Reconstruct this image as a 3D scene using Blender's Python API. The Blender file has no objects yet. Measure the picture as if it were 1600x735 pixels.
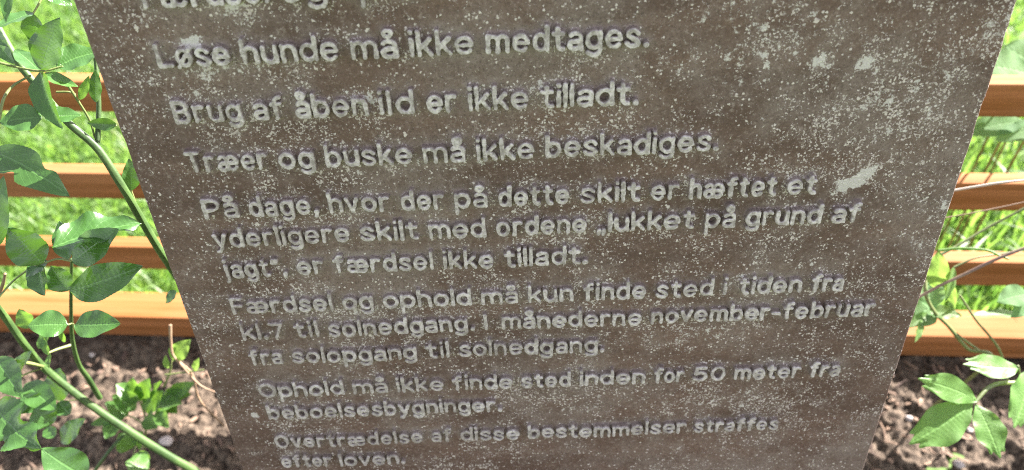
import bpy, math, random
import numpy as np
from mathutils import Vector, Matrix

rng = np.random.default_rng(7)
random.seed(7)
SC = bpy.context.scene
COL = SC.collection
R = math.radians

# ------------------------------------------------------------------ camera
F_PX, CX, CY = 1180.0, 800.0, 367.5          # focal length in pixels of the 1600x735 photograph
PITCH, ROLL = R(38.9), R(-2.12)
FENCE_D = 0.715                               # metres from the camera to the fence front
CAM_H = 1.085 * FENCE_D
CAM = np.array([0.0, 0.0, CAM_H])
_R0 = np.array([1.0, 0, 0]); _D0 = np.array([0, -math.sin(PITCH), -math.cos(PITCH)])
AX_F = np.array([0, math.cos(PITCH), -math.sin(PITCH)])
AX_R = math.cos(ROLL) * _R0 - math.sin(ROLL) * _D0
AX_D = math.sin(ROLL) * _R0 + math.cos(ROLL) * _D0
FOCUS = 0.483

cam = bpy.data.cameras.new('camera')
cam.sensor_width = 36.0
cam.lens = 36.0 * F_PX / 1600.0
cam.clip_start = 0.02; cam.clip_end = 500
cam.dof.use_dof = True
cam.dof.focus_distance = FOCUS
cam.dof.aperture_fstop = 6.0
cam_o = bpy.data.objects.new('camera', cam)
COL.objects.link(cam_o)
cam_o.matrix_world = Matrix(((AX_R[0], -AX_D[0], -AX_F[0], CAM[0]),
                             (AX_R[1], -AX_D[1], -AX_F[1], CAM[1]),
                             (AX_R[2], -AX_D[2], -AX_F[2], CAM[2]), (0, 0, 0, 1)))
SC.camera = cam_o

# ------------------------------------------------------------------ light
SUN_EL, SUN_AZ = R(31), R(56)                 # azimuth measured from +Y (behind the fence) towards +X
w = bpy.data.worlds.new('World'); SC.world = w; w.use_nodes = True
nt = w.node_tree; bg = nt.nodes['Background']
sky = nt.nodes.new('ShaderNodeTexSky'); sky.sky_type = 'NISHITA'; sky.sun_disc = False
sky.sun_elevation = SUN_EL; sky.sun_rotation = SUN_AZ
sky.air_density = 1.0; sky.dust_density = 1.5; sky.ozone_density = 1.0
hs = nt.nodes.new('ShaderNodeHueSaturation'); hs.inputs['Saturation'].default_value = .38      # thin bright cloud veil
nt.links.new(sky.outputs[0], hs.inputs['Color']); nt.links.new(hs.outputs[0], bg.inputs[0]); bg.inputs[1].default_value = 0.06
sl = bpy.data.lights.new('sun', 'SUN'); sl.energy = 5.0; sl.angle = R(0.5); sl.color = (1, 0.96, 0.90)
so = bpy.data.objects.new('sun', sl); COL.objects.link(so)
sd = Vector((math.sin(SUN_AZ) * math.cos(SUN_EL), math.cos(SUN_AZ) * math.cos(SUN_EL), math.sin(SUN_EL)))
so.rotation_euler = sd.to_track_quat('Z', 'Y').to_euler()
so.location = (0.5, 1.5, 3)
SC.view_settings.view_transform = 'Standard'; SC.view_settings.look = 'None'
SC.view_settings.exposure = 2.86
SC.view_settings.use_white_balance = True          # the camera balanced for the shade
SC.view_settings.white_balance_temperature = 6600; SC.view_settings.white_balance_tint = 22; SC.view_settings.gamma = 1.0
SC.view_settings.use_curve_mapping = False
SC.cycles.use_denoising = False
SC.cycles.filter_width = 1.05

# ------------------------------------------------------------------ helpers
def ray(px, py):
    return AX_R * ((px - CX) / F_PX) + AX_D * ((py - CY) / F_PX) + AX_F
def at(px, py, t):                             # a point of the photograph at its measured depth
    return CAM + ray(px, py) * t

def tag(o, label=None, cat=None, group=None, kind=None):
    if label: o['label'] = label
    if cat: o['category'] = cat
    if group: o['group'] = group
    if kind: o['kind'] = kind
    return o
def empty(name, loc=(0, 0, 0)):
    o = bpy.data.objects.new(name, None); o.location = loc; o.empty_display_size = .05
    COL.objects.link(o); return o
def link(name, me, mat=None, parent=None):
    o = bpy.data.objects.new(name, me); COL.objects.link(o)
    if mat: me.materials.append(mat)
    if parent:
        o.parent = parent
        o.location = -Vector(parent.location)
    return o
def np_mesh(name, v, quads=None, tris=None, ngons=None, smooth=True, attrs=None):
    me = bpy.data.meshes.new(name)
    v = np.asarray(v, dtype=np.float32)
    me.vertices.add(len(v)); me.vertices.foreach_set('co', v.ravel())
    loops, starts, tot = [], [], 0
    for arr in (quads, tris):
        if arr is not None and len(arr):
            arr = np.asarray(arr, dtype=np.int32)
            k = arr.shape[1]
            loops.append(arr.ravel()); starts.append(tot + np.arange(len(arr), dtype=np.int32) * k)
            tot += arr.size
    for g in (ngons or []):
        g = np.asarray(g, dtype=np.int32)
        loops.append(g); starts.append(np.array([tot], dtype=np.int32)); tot += len(g)
    loops = np.concatenate(loops); starts = np.concatenate(starts)
    me.loops.add(tot); me.loops.foreach_set('vertex_index', loops)
    me.polygons.add(len(starts)); me.polygons.foreach_set('loop_start', starts)
    me.polygons.foreach_set('use_smooth', np.full(len(starts), bool(smooth)))
    for k, a in (attrs or {}).items():
        at_ = me.attributes.new(k, 'FLOAT', 'POINT')
        at_.data.foreach_set('value', np.asarray(a, dtype=np.float32))
    me.update(calc_edges=True)
    return me
def vnoise(x, y, scale, seed=0, octaves=1):    # smooth 2-D value noise on arrays, 0..1
    out = np.zeros(np.broadcast(x, y).shape); amp = 1; tot = 0
    for o in range(octaves):
        g = np.random.default_rng(seed + o * 13).random((256, 256))
        fx = x * scale * 2 ** o + 1000.3; fy = y * scale * 2 ** o + 1000.7
        ix = np.floor(fx).astype(int); iy = np.floor(fy).astype(int)
        tx = fx - ix; ty = fy - iy
        tx = tx * tx * (3 - 2 * tx); ty = ty * ty * (3 - 2 * ty)
        a = g[iy % 256, ix % 256]; b = g[iy % 256, (ix + 1) % 256]
        c = g[(iy + 1) % 256, ix % 256]; d = g[(iy + 1) % 256, (ix + 1) % 256]
        out = out + amp * ((a * (1 - tx) + b * tx) * (1 - ty) + (c * (1 - tx) + d * tx) * ty)
        tot += amp; amp *= .5
    return out / tot
def sstep(a, b, x):
    t = np.clip((x - a) / (b - a), 0, 1); return t * t * (3 - 2 * t)
def gauss(img, s):
    k = int(3.2 * s) + 1
    ker = np.exp(-.5 * (np.arange(-k, k + 1) / s) ** 2); ker /= ker.sum()
    for ax in (0, 1):
        acc = np.zeros_like(img)
        for i, wgt in enumerate(ker):
            acc += wgt * np.roll(img, i - k, axis=ax)
        img = acc
    return img

def unit(a): return a / np.linalg.norm(a)
def catmull(pts, n):
    pts = np.asarray(pts, float); p = np.concatenate([[2 * pts[0] - pts[1]], pts, [2 * pts[-1] - pts[-2]]])
    out = []
    for i in range(len(pts) - 1):
        a, b, c, d = p[i:i + 4]
        t = np.linspace(0, 1, n, endpoint=False)[:, None]
        out.append(.5 * (2 * b + (c - a) * t + (2 * a - 5 * b + 4 * c - d) * t ** 2 + (3 * b - a - 3 * c + d) * t ** 3))
    return np.concatenate(out + [pts[-1:]])

# ------------------------------------------------------------------ materials
class NT:
    def __init__(self, name):
        self.m = bpy.data.materials.new(name); self.m.use_nodes = True
        self.t = self.m.node_tree; self.b = self.t.nodes['Principled BSDF']; self.out = self.t.nodes['Material Output']
        self.tc = None
    def n(self, typ, ins=None, **kw):
        nd = self.t.nodes.new(typ)
        for k, v in kw.items(): setattr(nd, k, v)
        for k, v in (ins or {}).items():
            s = nd.inputs[k]
            if isinstance(v, bpy.types.NodeSocket): self.t.links.new(v, s)
            else: s.default_value = v
        return nd
    def obj(self):
        if not self.tc: self.tc = self.n('ShaderNodeTexCoord')
        return self.tc.outputs['Object']
    def scale(self, vec, s):
        return self.n('ShaderNodeVectorMath', {0: vec, 1: s}, operation='MULTIPLY').outputs[0]
    def noise(self, vec, scale, detail=3, rough=.55, dist=0):
        return self.n('ShaderNodeTexNoise', {'Vector': vec, 'Scale': scale, 'Detail': detail, 'Roughness': rough, 'Distortion': dist}).outputs[0]
    def math(self, op, a, b=0.0, c=0.0, clamp=False):
        return self.n('ShaderNodeMath', {0: a, 1: b, 2: c}, operation=op, use_clamp=clamp).outputs[0]
    def ramp(self, x, a, b, lo=0.0, hi=1.0):
        return self.n('ShaderNodeMapRange', {0: x, 1: a, 2: b, 3: lo, 4: hi}, interpolation_type='SMOOTHSTEP').outputs[0]
    def mix(self, f, a, b):
        nd = self.n('ShaderNodeMix', data_type='RGBA')
        for i, v in ((0, f), (6, a), (7, b)):
            if isinstance(v, bpy.types.NodeSocket): self.t.links.new(v, nd.inputs[i])
            else: nd.inputs[i].default_value = (*v, 1) if isinstance(v, tuple) and len(v) == 3 else v
        return nd.outputs[2]
    def attr(self, name):
        return self.n('ShaderNodeAttribute', attribute_name=name).outputs['Fac']
    def set(self, **kw):
        for k, v in kw.items():
            s = self.b.inputs[k.replace('_', ' ')]
            if isinstance(v, bpy.types.NodeSocket): self.t.links.new(v, s)
            else: s.default_value = (*v, 1) if isinstance(v, tuple) and len(v) == 3 else v
    def bump(self, h, strength, dist):
        b = self.n('ShaderNodeBump', {'Height': h, 'Strength': strength, 'Distance': dist})
        self.t.links.new(b.outputs[0], self.b.inputs['Normal'])

def specks(N, vec, cells, dens, r0, r1, dist=.35):
    """lichen specks: one irregular dot per Voronoi cell, kept where its random value is below dens"""
    dv = N.n('ShaderNodeTexNoise', {'Vector': vec, 'Scale': cells * 1.7, 'Detail': 2.0}).outputs['Color']
    off = N.n('ShaderNodeVectorMath', {0: dv, 1: (.5, .5, .5)}, operation='SUBTRACT').outputs[0]
    off = N.n('ShaderNodeVectorMath', {0: off, 'Scale': dist / cells}, operation='SCALE').outputs[0]
    v2 = N.n('ShaderNodeVectorMath', {0: vec, 1: off}, operation='ADD').outputs[0]
    vo = N.n('ShaderNodeTexVoronoi', {'Vector': v2, 'Scale': cells, 'Randomness': 1.0})
    rnd = N.n('ShaderNodeSeparateColor', {0: vo.outputs['Color']})
    keep = N.math('LESS_THAN', rnd.outputs[0], dens)
    rad = N.ramp(rnd.outputs[1], 0, 1, r0, r1)
    d = N.math('SUBTRACT', rad, vo.outputs['Distance'])
    return N.math('MULTIPLY', keep, N.ramp(d, 0.0, .12))

def stone_material(name, letter):
    N = NT(name); v = N.obj()
    halo, patch = N.attr('halo'), N.attr('patch')
    big = N.noise(v, 9, 4, .6); mid = N.noise(v, 60, 4, .65); fine = N.noise(v, 420, 4, .7); grain = N.noise(v, 900, 3, .75)
    clump = N.noise(v, 75, 3, .6)
    band = N.noise(N.scale(v, (.25, 1.0, 1.0)), 34, 3, .6)
    # brown patina, greyer where it is weathered
    grey = N.math('ADD', N.math('MULTIPLY', N.ramp(big, .40, .64), .45), N.math('MULTIPLY', halo, .8))
    grey = N.math('ADD', grey, N.math('MULTIPLY', patch, .4))
    grey = N.math('ADD', grey, N.math('MULTIPLY', N.math('SUBTRACT', mid, .5), 1.5), clamp=True)
    c = N.mix(N.ramp(band, .35, .7), (.089, .0535, .0415), (.138, .087, .067))
    c = N.mix(grey, c, (.215, .177, .153))
    c = N.mix(N.math('MULTIPLY', N.ramp(fine, .52, .70), .6), c, (.29, .238, .208))
    c = N.mix(N.math('MULTIPLY', N.ramp(fine, .46, .28), .6), c, (.058, .042, .034))
    c = N.mix(N.math('MULTIPLY', N.ramp(grain, .48, .32), .65), c, (.042, .030, .024))
    if letter:
        wear = N.ramp(N.noise(v, 160, 4, .65), .30, .62)
        lc = N.mix(wear, (.26, .24, .222), (.56, .53, .51))
        top = N.math('MULTIPLY', N.ramp(N.math('ADD', N.attr('raise'), N.math('MULTIPLY', N.math('SUBTRACT', clump, .5), .45)), .62, .97), N.ramp(N.attr('fade'), .1, 1.0, .40, 1.0))
        c = N.mix(top, c, lc)
        c = N.mix(N.math('MULTIPLY', N.ramp(fine, .60, .40), .55), c, (.17, .148, .128))
    base_d = N.math('ADD', N.ramp(N.noise(v, 15, 4, .65), .34, .66, .24, .76), N.math('ADD', N.math('MULTIPLY', patch, .7), N.math('MULTIPLY', halo, .25)))
    dens = N.math('MULTIPLY', base_d, N.ramp(clump, .33, .62, .25, 1.30))
    th = N.ramp(dens, 0, 1.0, .70, .535)
    s1 = N.ramp(N.math('SUBTRACT', N.noise(v, 640, 2, .5, .6), th), 0, .06)
    s2 = specks(N, v, 520, N.math('MULTIPLY', dens, .62), .18, .50, .9)
    s3 = specks(N, v, 240, N.math('MULTIPLY', dens, .13), .10, .34, 1.0)
    sp = N.math('MAXIMUM', N.math('MULTIPLY', s1, .75), N.math('MAXIMUM', s2, s3))
    sp = N.math('MULTIPLY', sp, .3 if letter else .85)
    lich = N.mix(N.noise(v, 700, 2), (.40, .355, .32), (.68, .625, .575))
    c = N.mix(sp, c, lich)
    pn = N.math('ADD', N.math('MULTIPLY', N.math('SUBTRACT', N.noise(v, 190, 4, .7), .5), 2.6), N.math('MULTIPLY', N.math('SUBTRACT', clump, .5), .8))
    pf = N.ramp(N.math('ADD', patch, pn), .50, .72)
    c = N.mix(N.math('MULTIPLY', pf, .72), c, (.56, .545, .51))
    N.set(Base_Color=c, Roughness=N.ramp(mid, .3, .7, .58, .75), Specular_IOR_Level=.35)
    h = N.math('ADD', N.math('MULTIPLY', fine, .5), N.math('MULTIPLY', sp, .5))
    N.bump(h, .8, .0009)
    return N.m

def wood_material():
    N = NT('larch_wood'); v = N.obj()
    info = N.n('ShaderNodeObjectInfo').outputs['Random']
    v = N.n('ShaderNodeVectorMath', {0: v, 1: N.n('ShaderNodeCombineXYZ', {0: N.math('MULTIPLY', info, 7.0), 1: info, 2: N.math('MULTIPLY', info, 3.0)}).outputs[0]}, operation='ADD').outputs[0]
    g = N.noise(N.scale(v, (1.5, 45, 45)), 2.2, 4, .6, .6)
    f = N.noise(N.scale(v, (6, 300, 300)), 2.0, 3, .6)
    c = N.mix(N.ramp(g, .3, .7), (.205, .083, .022), (.32, .138, .050))
    c = N.mix(N.math('MULTIPLY', N.ramp(f, .45, .7), .35), c, (.12, .045, .014))
    c = N.mix(N.ramp(N.noise(v, 4, 3), .45, .8, 0, .35), c, (.34, .21, .12))
    N.set(Base_Color=c, Roughness=.85, Specular_IOR_Level=.12)
    N.bump(f, .35, .0008)
    return N.m

def leaf_material(name, dark, light, trans, rough=.32, spec=.5, tw=.35, dull=0.0):
    """u across the blade (0 = midrib .. 1 = margin) and w along it are stored on the mesh"""
    N = NT(name); v = N.obj()
    u, wv, tint = N.attr('lu'), N.attr('lw'), N.attr('tint')
    au = N.math('ABSOLUTE', u)
    mid = N.ramp(au, .09, .02)
    ph = N.math('SUBTRACT', N.math('MULTIPLY', wv, 8.0), N.math('MULTIPLY', au, 2.6))
    fr = N.math('ABSOLUTE', N.math('SUBTRACT', N.math('FRACT', ph), .5))
    side = N.math('MULTIPLY', N.ramp(fr, .07, .0), N.ramp(au, 1.0, .6))
    vein = N.math('MAXIMUM', mid, N.math('MULTIPLY', side, .38))
    ns = N.noise(v, 90, 3)
    c = N.mix(N.math('ADD', N.math('MULTIPLY', tint, .7), N.math('MULTIPLY', ns, .35)), dark, light)
    c = N.mix(N.math('MULTIPLY', vein, .45), c, tuple(min(1, x * 1.7 + .02) for x in light))
    spots = N.ramp(N.noise(v, 170, 2), .70, .78)
    c = N.mix(N.math('MULTIPLY', spots, .25), c, (.10, .075, .025))
    N.set(Base_Color=c, Roughness=N.ramp(ns, .3, .7, rough - .05, rough + .1), Specular_IOR_Level=spec)
    N.bump(N.math('ADD', N.math('MULTIPLY', vein, -1.0), N.math('MULTIPLY', N.noise(v, 350, 2), .8)), .32, .0006)
    tr = N.n('ShaderNodeBsdfTranslucent', {'Color': (*trans, 1)})
    tcol = N.mix(N.math('MULTIPLY', vein, .5), trans, tuple(x * .55 for x in trans)); N.t.links.new(tcol, tr.inputs['Color'])
    mx = N.n('ShaderNodeMixShader', {0: tw})
    N.t.links.new(N.b.outputs[0], mx.inputs[1]); N.t.links.new(tr.outputs[0], mx.inputs[2])
    N.t.links.new(mx.outputs[0], N.out.inputs[0])
    return N.m

def stem_material(name, a, b, rough=.45):
    N = NT(name); v = N.obj()
    c = N.mix(N.ramp(N.noise(v, 40, 4), .35, .65), a, b)
    c = N.mix(N.ramp(N.noise(v, 300, 2), .62, .72, 0, .5), c, tuple(x * .5 for x in a))
    N.set(Base_Color=c, Roughness=rough)
    N.bump(N.noise(v, 500, 3), .3, .0005)
    return N.m

def soil_material():
    N = NT('garden_soil'); v = N.obj()
    a = N.noise(v, 14, 5, .65); b = N.noise(v, 130, 5, .7); d = N.noise(v, 600, 3, .7)
    c = N.mix(N.ramp(a, .35, .65), (.018, .014, .010), (.056, .046, .033))
    c = N.mix(N.ramp(b, .35, .7), c, (.155, .125, .088))
    c = N.mix(N.ramp(b, .45, .28), c, (.014, .010, .007))
    c = N.mix(N.ramp(d, .62, .75, 0, .7), c, (.28, .23, .165))
    N.set(Base_Color=c, Roughness=.95, Specular_IOR_Level=.15)
    N.bump(N.math('ADD', b, N.math('MULTIPLY', d, .6)), .8, .003)
    return N.m

def grass_material():
    N = NT('grass_blades'); t = N.attr('tint'); h = N.attr('lw')
    c = N.mix(t, (.040, .115, .018), (.105, .20, .036))
    c = N.mix(N.ramp(t, .86, .97), c, (.32, .28, .14))
    N.set(Base_Color=c, Roughness=.45, Specular_IOR_Level=.4)
    tr = N.n('ShaderNodeBsdfTranslucent'); N.t.links.new(N.mix(t, (.14, .34, .045), (.29, .47, .08)), tr.inputs['Color'])
    mx = N.n('ShaderNodeMixShader', {0: .52})
    N.t.links.new(N.b.outputs[0], mx.inputs[1]); N.t.links.new(tr.outputs[0], mx.inputs[2])
    N.t.links.new(mx.outputs[0], N.out.inputs[0])
    return N.m

def plain_material(name, a, b, scale, rough=.8):
    N = NT(name); v = N.obj()
    N.set(Base_Color=N.mix(N.ramp(N.noise(v, scale, 4, .65), .35, .65), a, b), Roughness=rough)
    N.bump(N.noise(v, scale * 3, 3), .4, .001)
    return N.m

M_SLAB = stone_material('weathered_brown_cast', False)
M_LETTER = stone_material('worn_pale_lettering', True)
M_WOOD = wood_material()
M_ROSE = leaf_material('rose_leaf', (.023, .076, .018), (.056, .146, .030), (.11, .28, .018), rough=.22, spec=.75, tw=.20)
M_YOUNG = leaf_material('young_rose_leaf', (.045, .132, .026), (.09, .20, .044), (.17, .36, .035), rough=.36, tw=.38)
M_PEONY = leaf_material('peony_leaf', (.060, .165, .030), (.105, .24, .05), (.24, .46, .045), rough=.48, spec=.35, tw=.35)
M_MINT = leaf_material('pale_mint_leaf', (.095, .21, .085), (.15, .28, .12), (.24, .42, .13), rough=.75, spec=.12, tw=.45)
M_LIME = leaf_material('lime_leaf', (.08, .18, .035), (.13, .25, .06), (.24, .42, .07), rough=.5, tw=.5)
M_CANE = stem_material('green_cane', (.022, .058, .011), (.045, .098, .020), .55)
M_TWIG = stem_material('brown_twig', (.16, .105, .06), (.24, .17, .10), .7)
M_PURPLE = stem_material('purple_stem', (.13, .085, .06), (.22, .17, .11), .45)
M_PALE = stem_material('dry_pale_stem', (.32, .27, .21), (.46, .41, .34), .7)
M_OLIVE = stem_material('olive_stem', (.09, .13, .035), (.15, .19, .06), .5)
M_SOIL = soil_material()
M_GRASS = grass_material()
M_LAWN = plain_material('lawn_earth', (.06, .13, .022), (.09, .17, .035), 30, .95)
M_STONE = plain_material('pebble', (.30, .28, .25), (.45, .42, .37), 60, .7)
M_BARK = plain_material('bark_bits', (.06, .04, .028), (.24, .17, .11), 25, .9)

# ------------------------------------------------------------------ ground
def lawn():
    me = bpy.data.meshes.new('lawn')
    s = 150
    me.from_pydata([(-s, -s, -.035), (s, -s, -.035), (s, s, -.035), (-s, s, -.035)], [], [(0, 1, 2, 3)])
    o = link('lawn', me, M_LAWN); tag(o, kind='structure')
lawn()

YAW = R(4.85)
FU = np.array([math.cos(YAW), -math.sin(YAW), 0.0])      # along the fence, to the right
FN = np.array([math.sin(YAW), math.cos(YAW), 0.0])       # away from the camera
F0 = np.array([0.0, FENCE_D, 0.0])

def soil_h(x, y):
    dist = (np.stack([x, y - FENCE_D], -1) @ FN[:2])     # <0 in front of the fence
    base = -.006 - .022 * sstep(.0, -.12, dist)
    n1 = vnoise(x, y, 16, 3, 2) - .5
    n2 = vnoise(x, y, 60, 5, 3) - .5
    n3 = 1 - np.abs(2 * vnoise(x, y, 38, 9, 2) - 1)
    n4 = vnoise(x, y, 110, 15, 2) - .5; clod = sstep(.58, .72, vnoise(x, y, 48, 19, 2))
    return base + .022 * n1 + .008 * n2 + .009 * (n3 - .5) * .6 * sstep(.02, -.05, dist) + .010 * n4 + .004 * clod
def soil():
    xs = np.concatenate([np.arange(-2.6, -1.0, .012), np.arange(-1.0, 1.1, .003), np.arange(1.1, 2.7, .012)]); ys = np.arange(-.6, 1.02, .0035)
    X, Y = np.meshgrid(xs, ys)
    Z = soil_h(X, Y)
    edge = (np.stack([X, Y - FENCE_D], -1) @ FN[:2])
    Z = Z - .06 * sstep(-.45, -.58, Y)
    Z = np.where(edge > .05, np.minimum(Z, -.012 - .4 * (edge - .05)), Z)
    v = np.stack([X, Y, Z], -1).reshape(-1, 3)
    ny, nx = X.shape; i = np.arange(ny * nx).reshape(ny, nx)
    q = np.stack([i[:-1, :-1], i[:-1, 1:], i[1:, 1:], i[1:, :-1]], -1).reshape(-1, 4)
    o = link('garden_soil', np_mesh('garden_soil', v, q), M_SOIL); tag(o, kind='structure')
soil()

def grass():
    n = 85000
    x = rng.uniform(-1.9, 1.9, n); y = rng.uniform(FENCE_D + .02, 2.9, n)
    far = 75000                                          # the lawn goes on to both sides
    x = np.concatenate([x, rng.uniform(-4.2, 4.2, far)]); y = np.concatenate([y, rng.uniform(FENCE_D - .3, 5.0, far)])
    n += far
    dist = np.stack([x, y - FENCE_D], -1) @ FN[:2]
    k = (dist > .035 + .02 * rng.random(n))
    x, y, dist = x[k], y[k], dist[k]; n = len(x)
    clump = vnoise(x, y, 7, 21, 2)
    right = sstep(.15, .6, x) * sstep(.9, .1, dist)
    ln = (.016 + .020 * rng.random(n)) * (.6 + .8 * clump) * (1 + 1.3 * right * rng.random(n))
    wd = .0011 + .0013 * rng.random(n) + .0014 * right * rng.random(n)
    a = rng.uniform(0, 2 * np.pi, n); lean = .25 + .9 * rng.random(n)
    dx, dy = np.cos(a), np.sin(a); sx, sy = -dy, dx
    z0 = -.036
    V = []
    for f, wf in ((0, 1), (.45, .95), (.8, .6), (1, .03)):
        r = ln * lean * f ** 1.7; z = z0 + ln * (f - .35 * lean * .5 * f ** 2) * 1.15
        for s in (-1, 1):
            V.append(np.stack([x + dx * r + sx * s * wd * wf, y + dy * r + sy * s * wd * wf, z], -1))
    V = np.stack(V, 1).reshape(-1, 3)
    b = np.arange(n)[:, None] * 8
    q = np.concatenate([b + np.array([[0, 1, 3, 2]]), b + np.array([[2, 3, 5, 4]]), b + np.array([[4, 5, 7, 6]])])
    tint = np.repeat(np.clip(.6 * rng.random(n) + .55 * (clump - .2), 0, 1), 8)
    o = link('grass', np_mesh('grass', V, q, attrs={'tint': tint, 'lw': np.tile([0, 0, .45, .45, .8, .8, 1, 1], n)}), M_GRASS)
    tag(o, 'sunlit green lawn grass beyond the slatted wooden fence', 'grass', kind='stuff')
grass()

# ------------------------------------------------------------------ sign slab with cast lettering
_d = np.array([87, 1774, 1180.0]); _d /= np.linalg.norm(_d)
_b = np.array([1, -.0412, -.012]); _b -= _d * (_b @ _d); _b /= np.linalg.norm(_b)
_to = lambda q: q[0] * AX_R + q[1] * AX_D + q[2] * AX_F
S_X, S_Y = _to(_b), -_to(_d); S_N = np.cross(S_X, S_Y)   # S_N points to the camera
S_O = CAM + FOCUS * AX_F
def s2w(x, y, h): return S_O + np.multiply.outer(x, S_X) + np.multiply.outer(y, S_Y) + np.multiply.outer(h, S_N)
def spix(px, py):
    r = ray(px, py); t = ((S_O - CAM) @ S_N) / (r @ S_N); P = CAM + r * t - S_O
    return P @ S_X, P @ S_Y
SX0, SX1 = -.2253, .2768
SY1, SY0 = .33, -.555
TX0, TX1, TY0, TY1 = -.2055, .2655, -.232, .183           # the lettered field
RES = .0002
CAP = .0141
TEXT = [  # words with the photo x of each word's left end, photo x where the line ends, baseline height on the slab
    (("Færdsel", 222), ("og", 440), ("ophold", 530), None, .1543),
    (("Løse", 241), ("hunde", 375), ("må", 547), ("ikke", 638), ("medtages.", 758), 1013, .1215),
    (("Brug", 268), ("af", 398), ("åben", 460), ("ild", 590), ("er", 667), ("ikke", 730), ("tilladt.", 843), 997, .0881),
    (("Træer", 289), ("og", 437), ("buske", 506), ("må", 660), ("ikke", 743), ("beskadiges.", 851), 1121, .0560),
    (("På", 315), ("dage,", 386), ("hvor", 511), ("der", 624), ("på", 709), ("dette", 777), ("skilt", 905), ("er", 1015), ("hæftet", 1074), ("et", 1227), 1271, .0235),
    (("yderligere", 333), ("skilt", 561), ("med", 669), ("ordene", 775), ("„lukket", 931), ("på", 1098), ("grund", 1163), ("af", 1296), 1338, .0015),
    (("jagt“,", 349), ("er", 465), ("færdsel", 519), ("ikke", 691), ("tilladt.", 786), 918, -.0228),
    (("Færdsel", 362), ("og", 536), ("ophold", 599), ("må", 751), ("kun", 824), ("finde", 910), ("sted", 1023), ("i", 1127), ("tiden", 1151), ("fra", 1263), 1313, -.0535),
    (("kl.7", 375), ("til", 457), ("solnedgang.", 512), ("I", 755), ("månederne", 783), ("november-februar", 1015), 1361, -.0763),
    (("fra", 388), ("solopgang", 455), ("til", 664), ("solnedgang.", 716), 944, -.1001),
    (("Ophold", 405), ("må", 551), ("ikke", 618), ("finde", 706), ("sted", 814), ("inden", 905), ("for", 1020), ("50", 1080), ("meter", 1144), ("fra", 1260), 1308, -.1325),
    (("beboelsesbygninger.", 416), 785, -.1558),
    (("Overtrædelse", 430), ("af", 674), ("disse", 718), ("bestemmelser", 824), ("straffes", 1083), 1213, -.1877),
    (("efter", 441), ("loven.", 529), 635, -.2108),
]
def sign_x(px, Y):                                            # slab x of the point at slab height Y seen at photo x
    py = 300.0
    for _ in range(40):
        x, y = spix(px, py); e = spix(px, py + 1)[1] - y
        py += (Y - y) / e
    return spix(px, py)[0]
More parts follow.
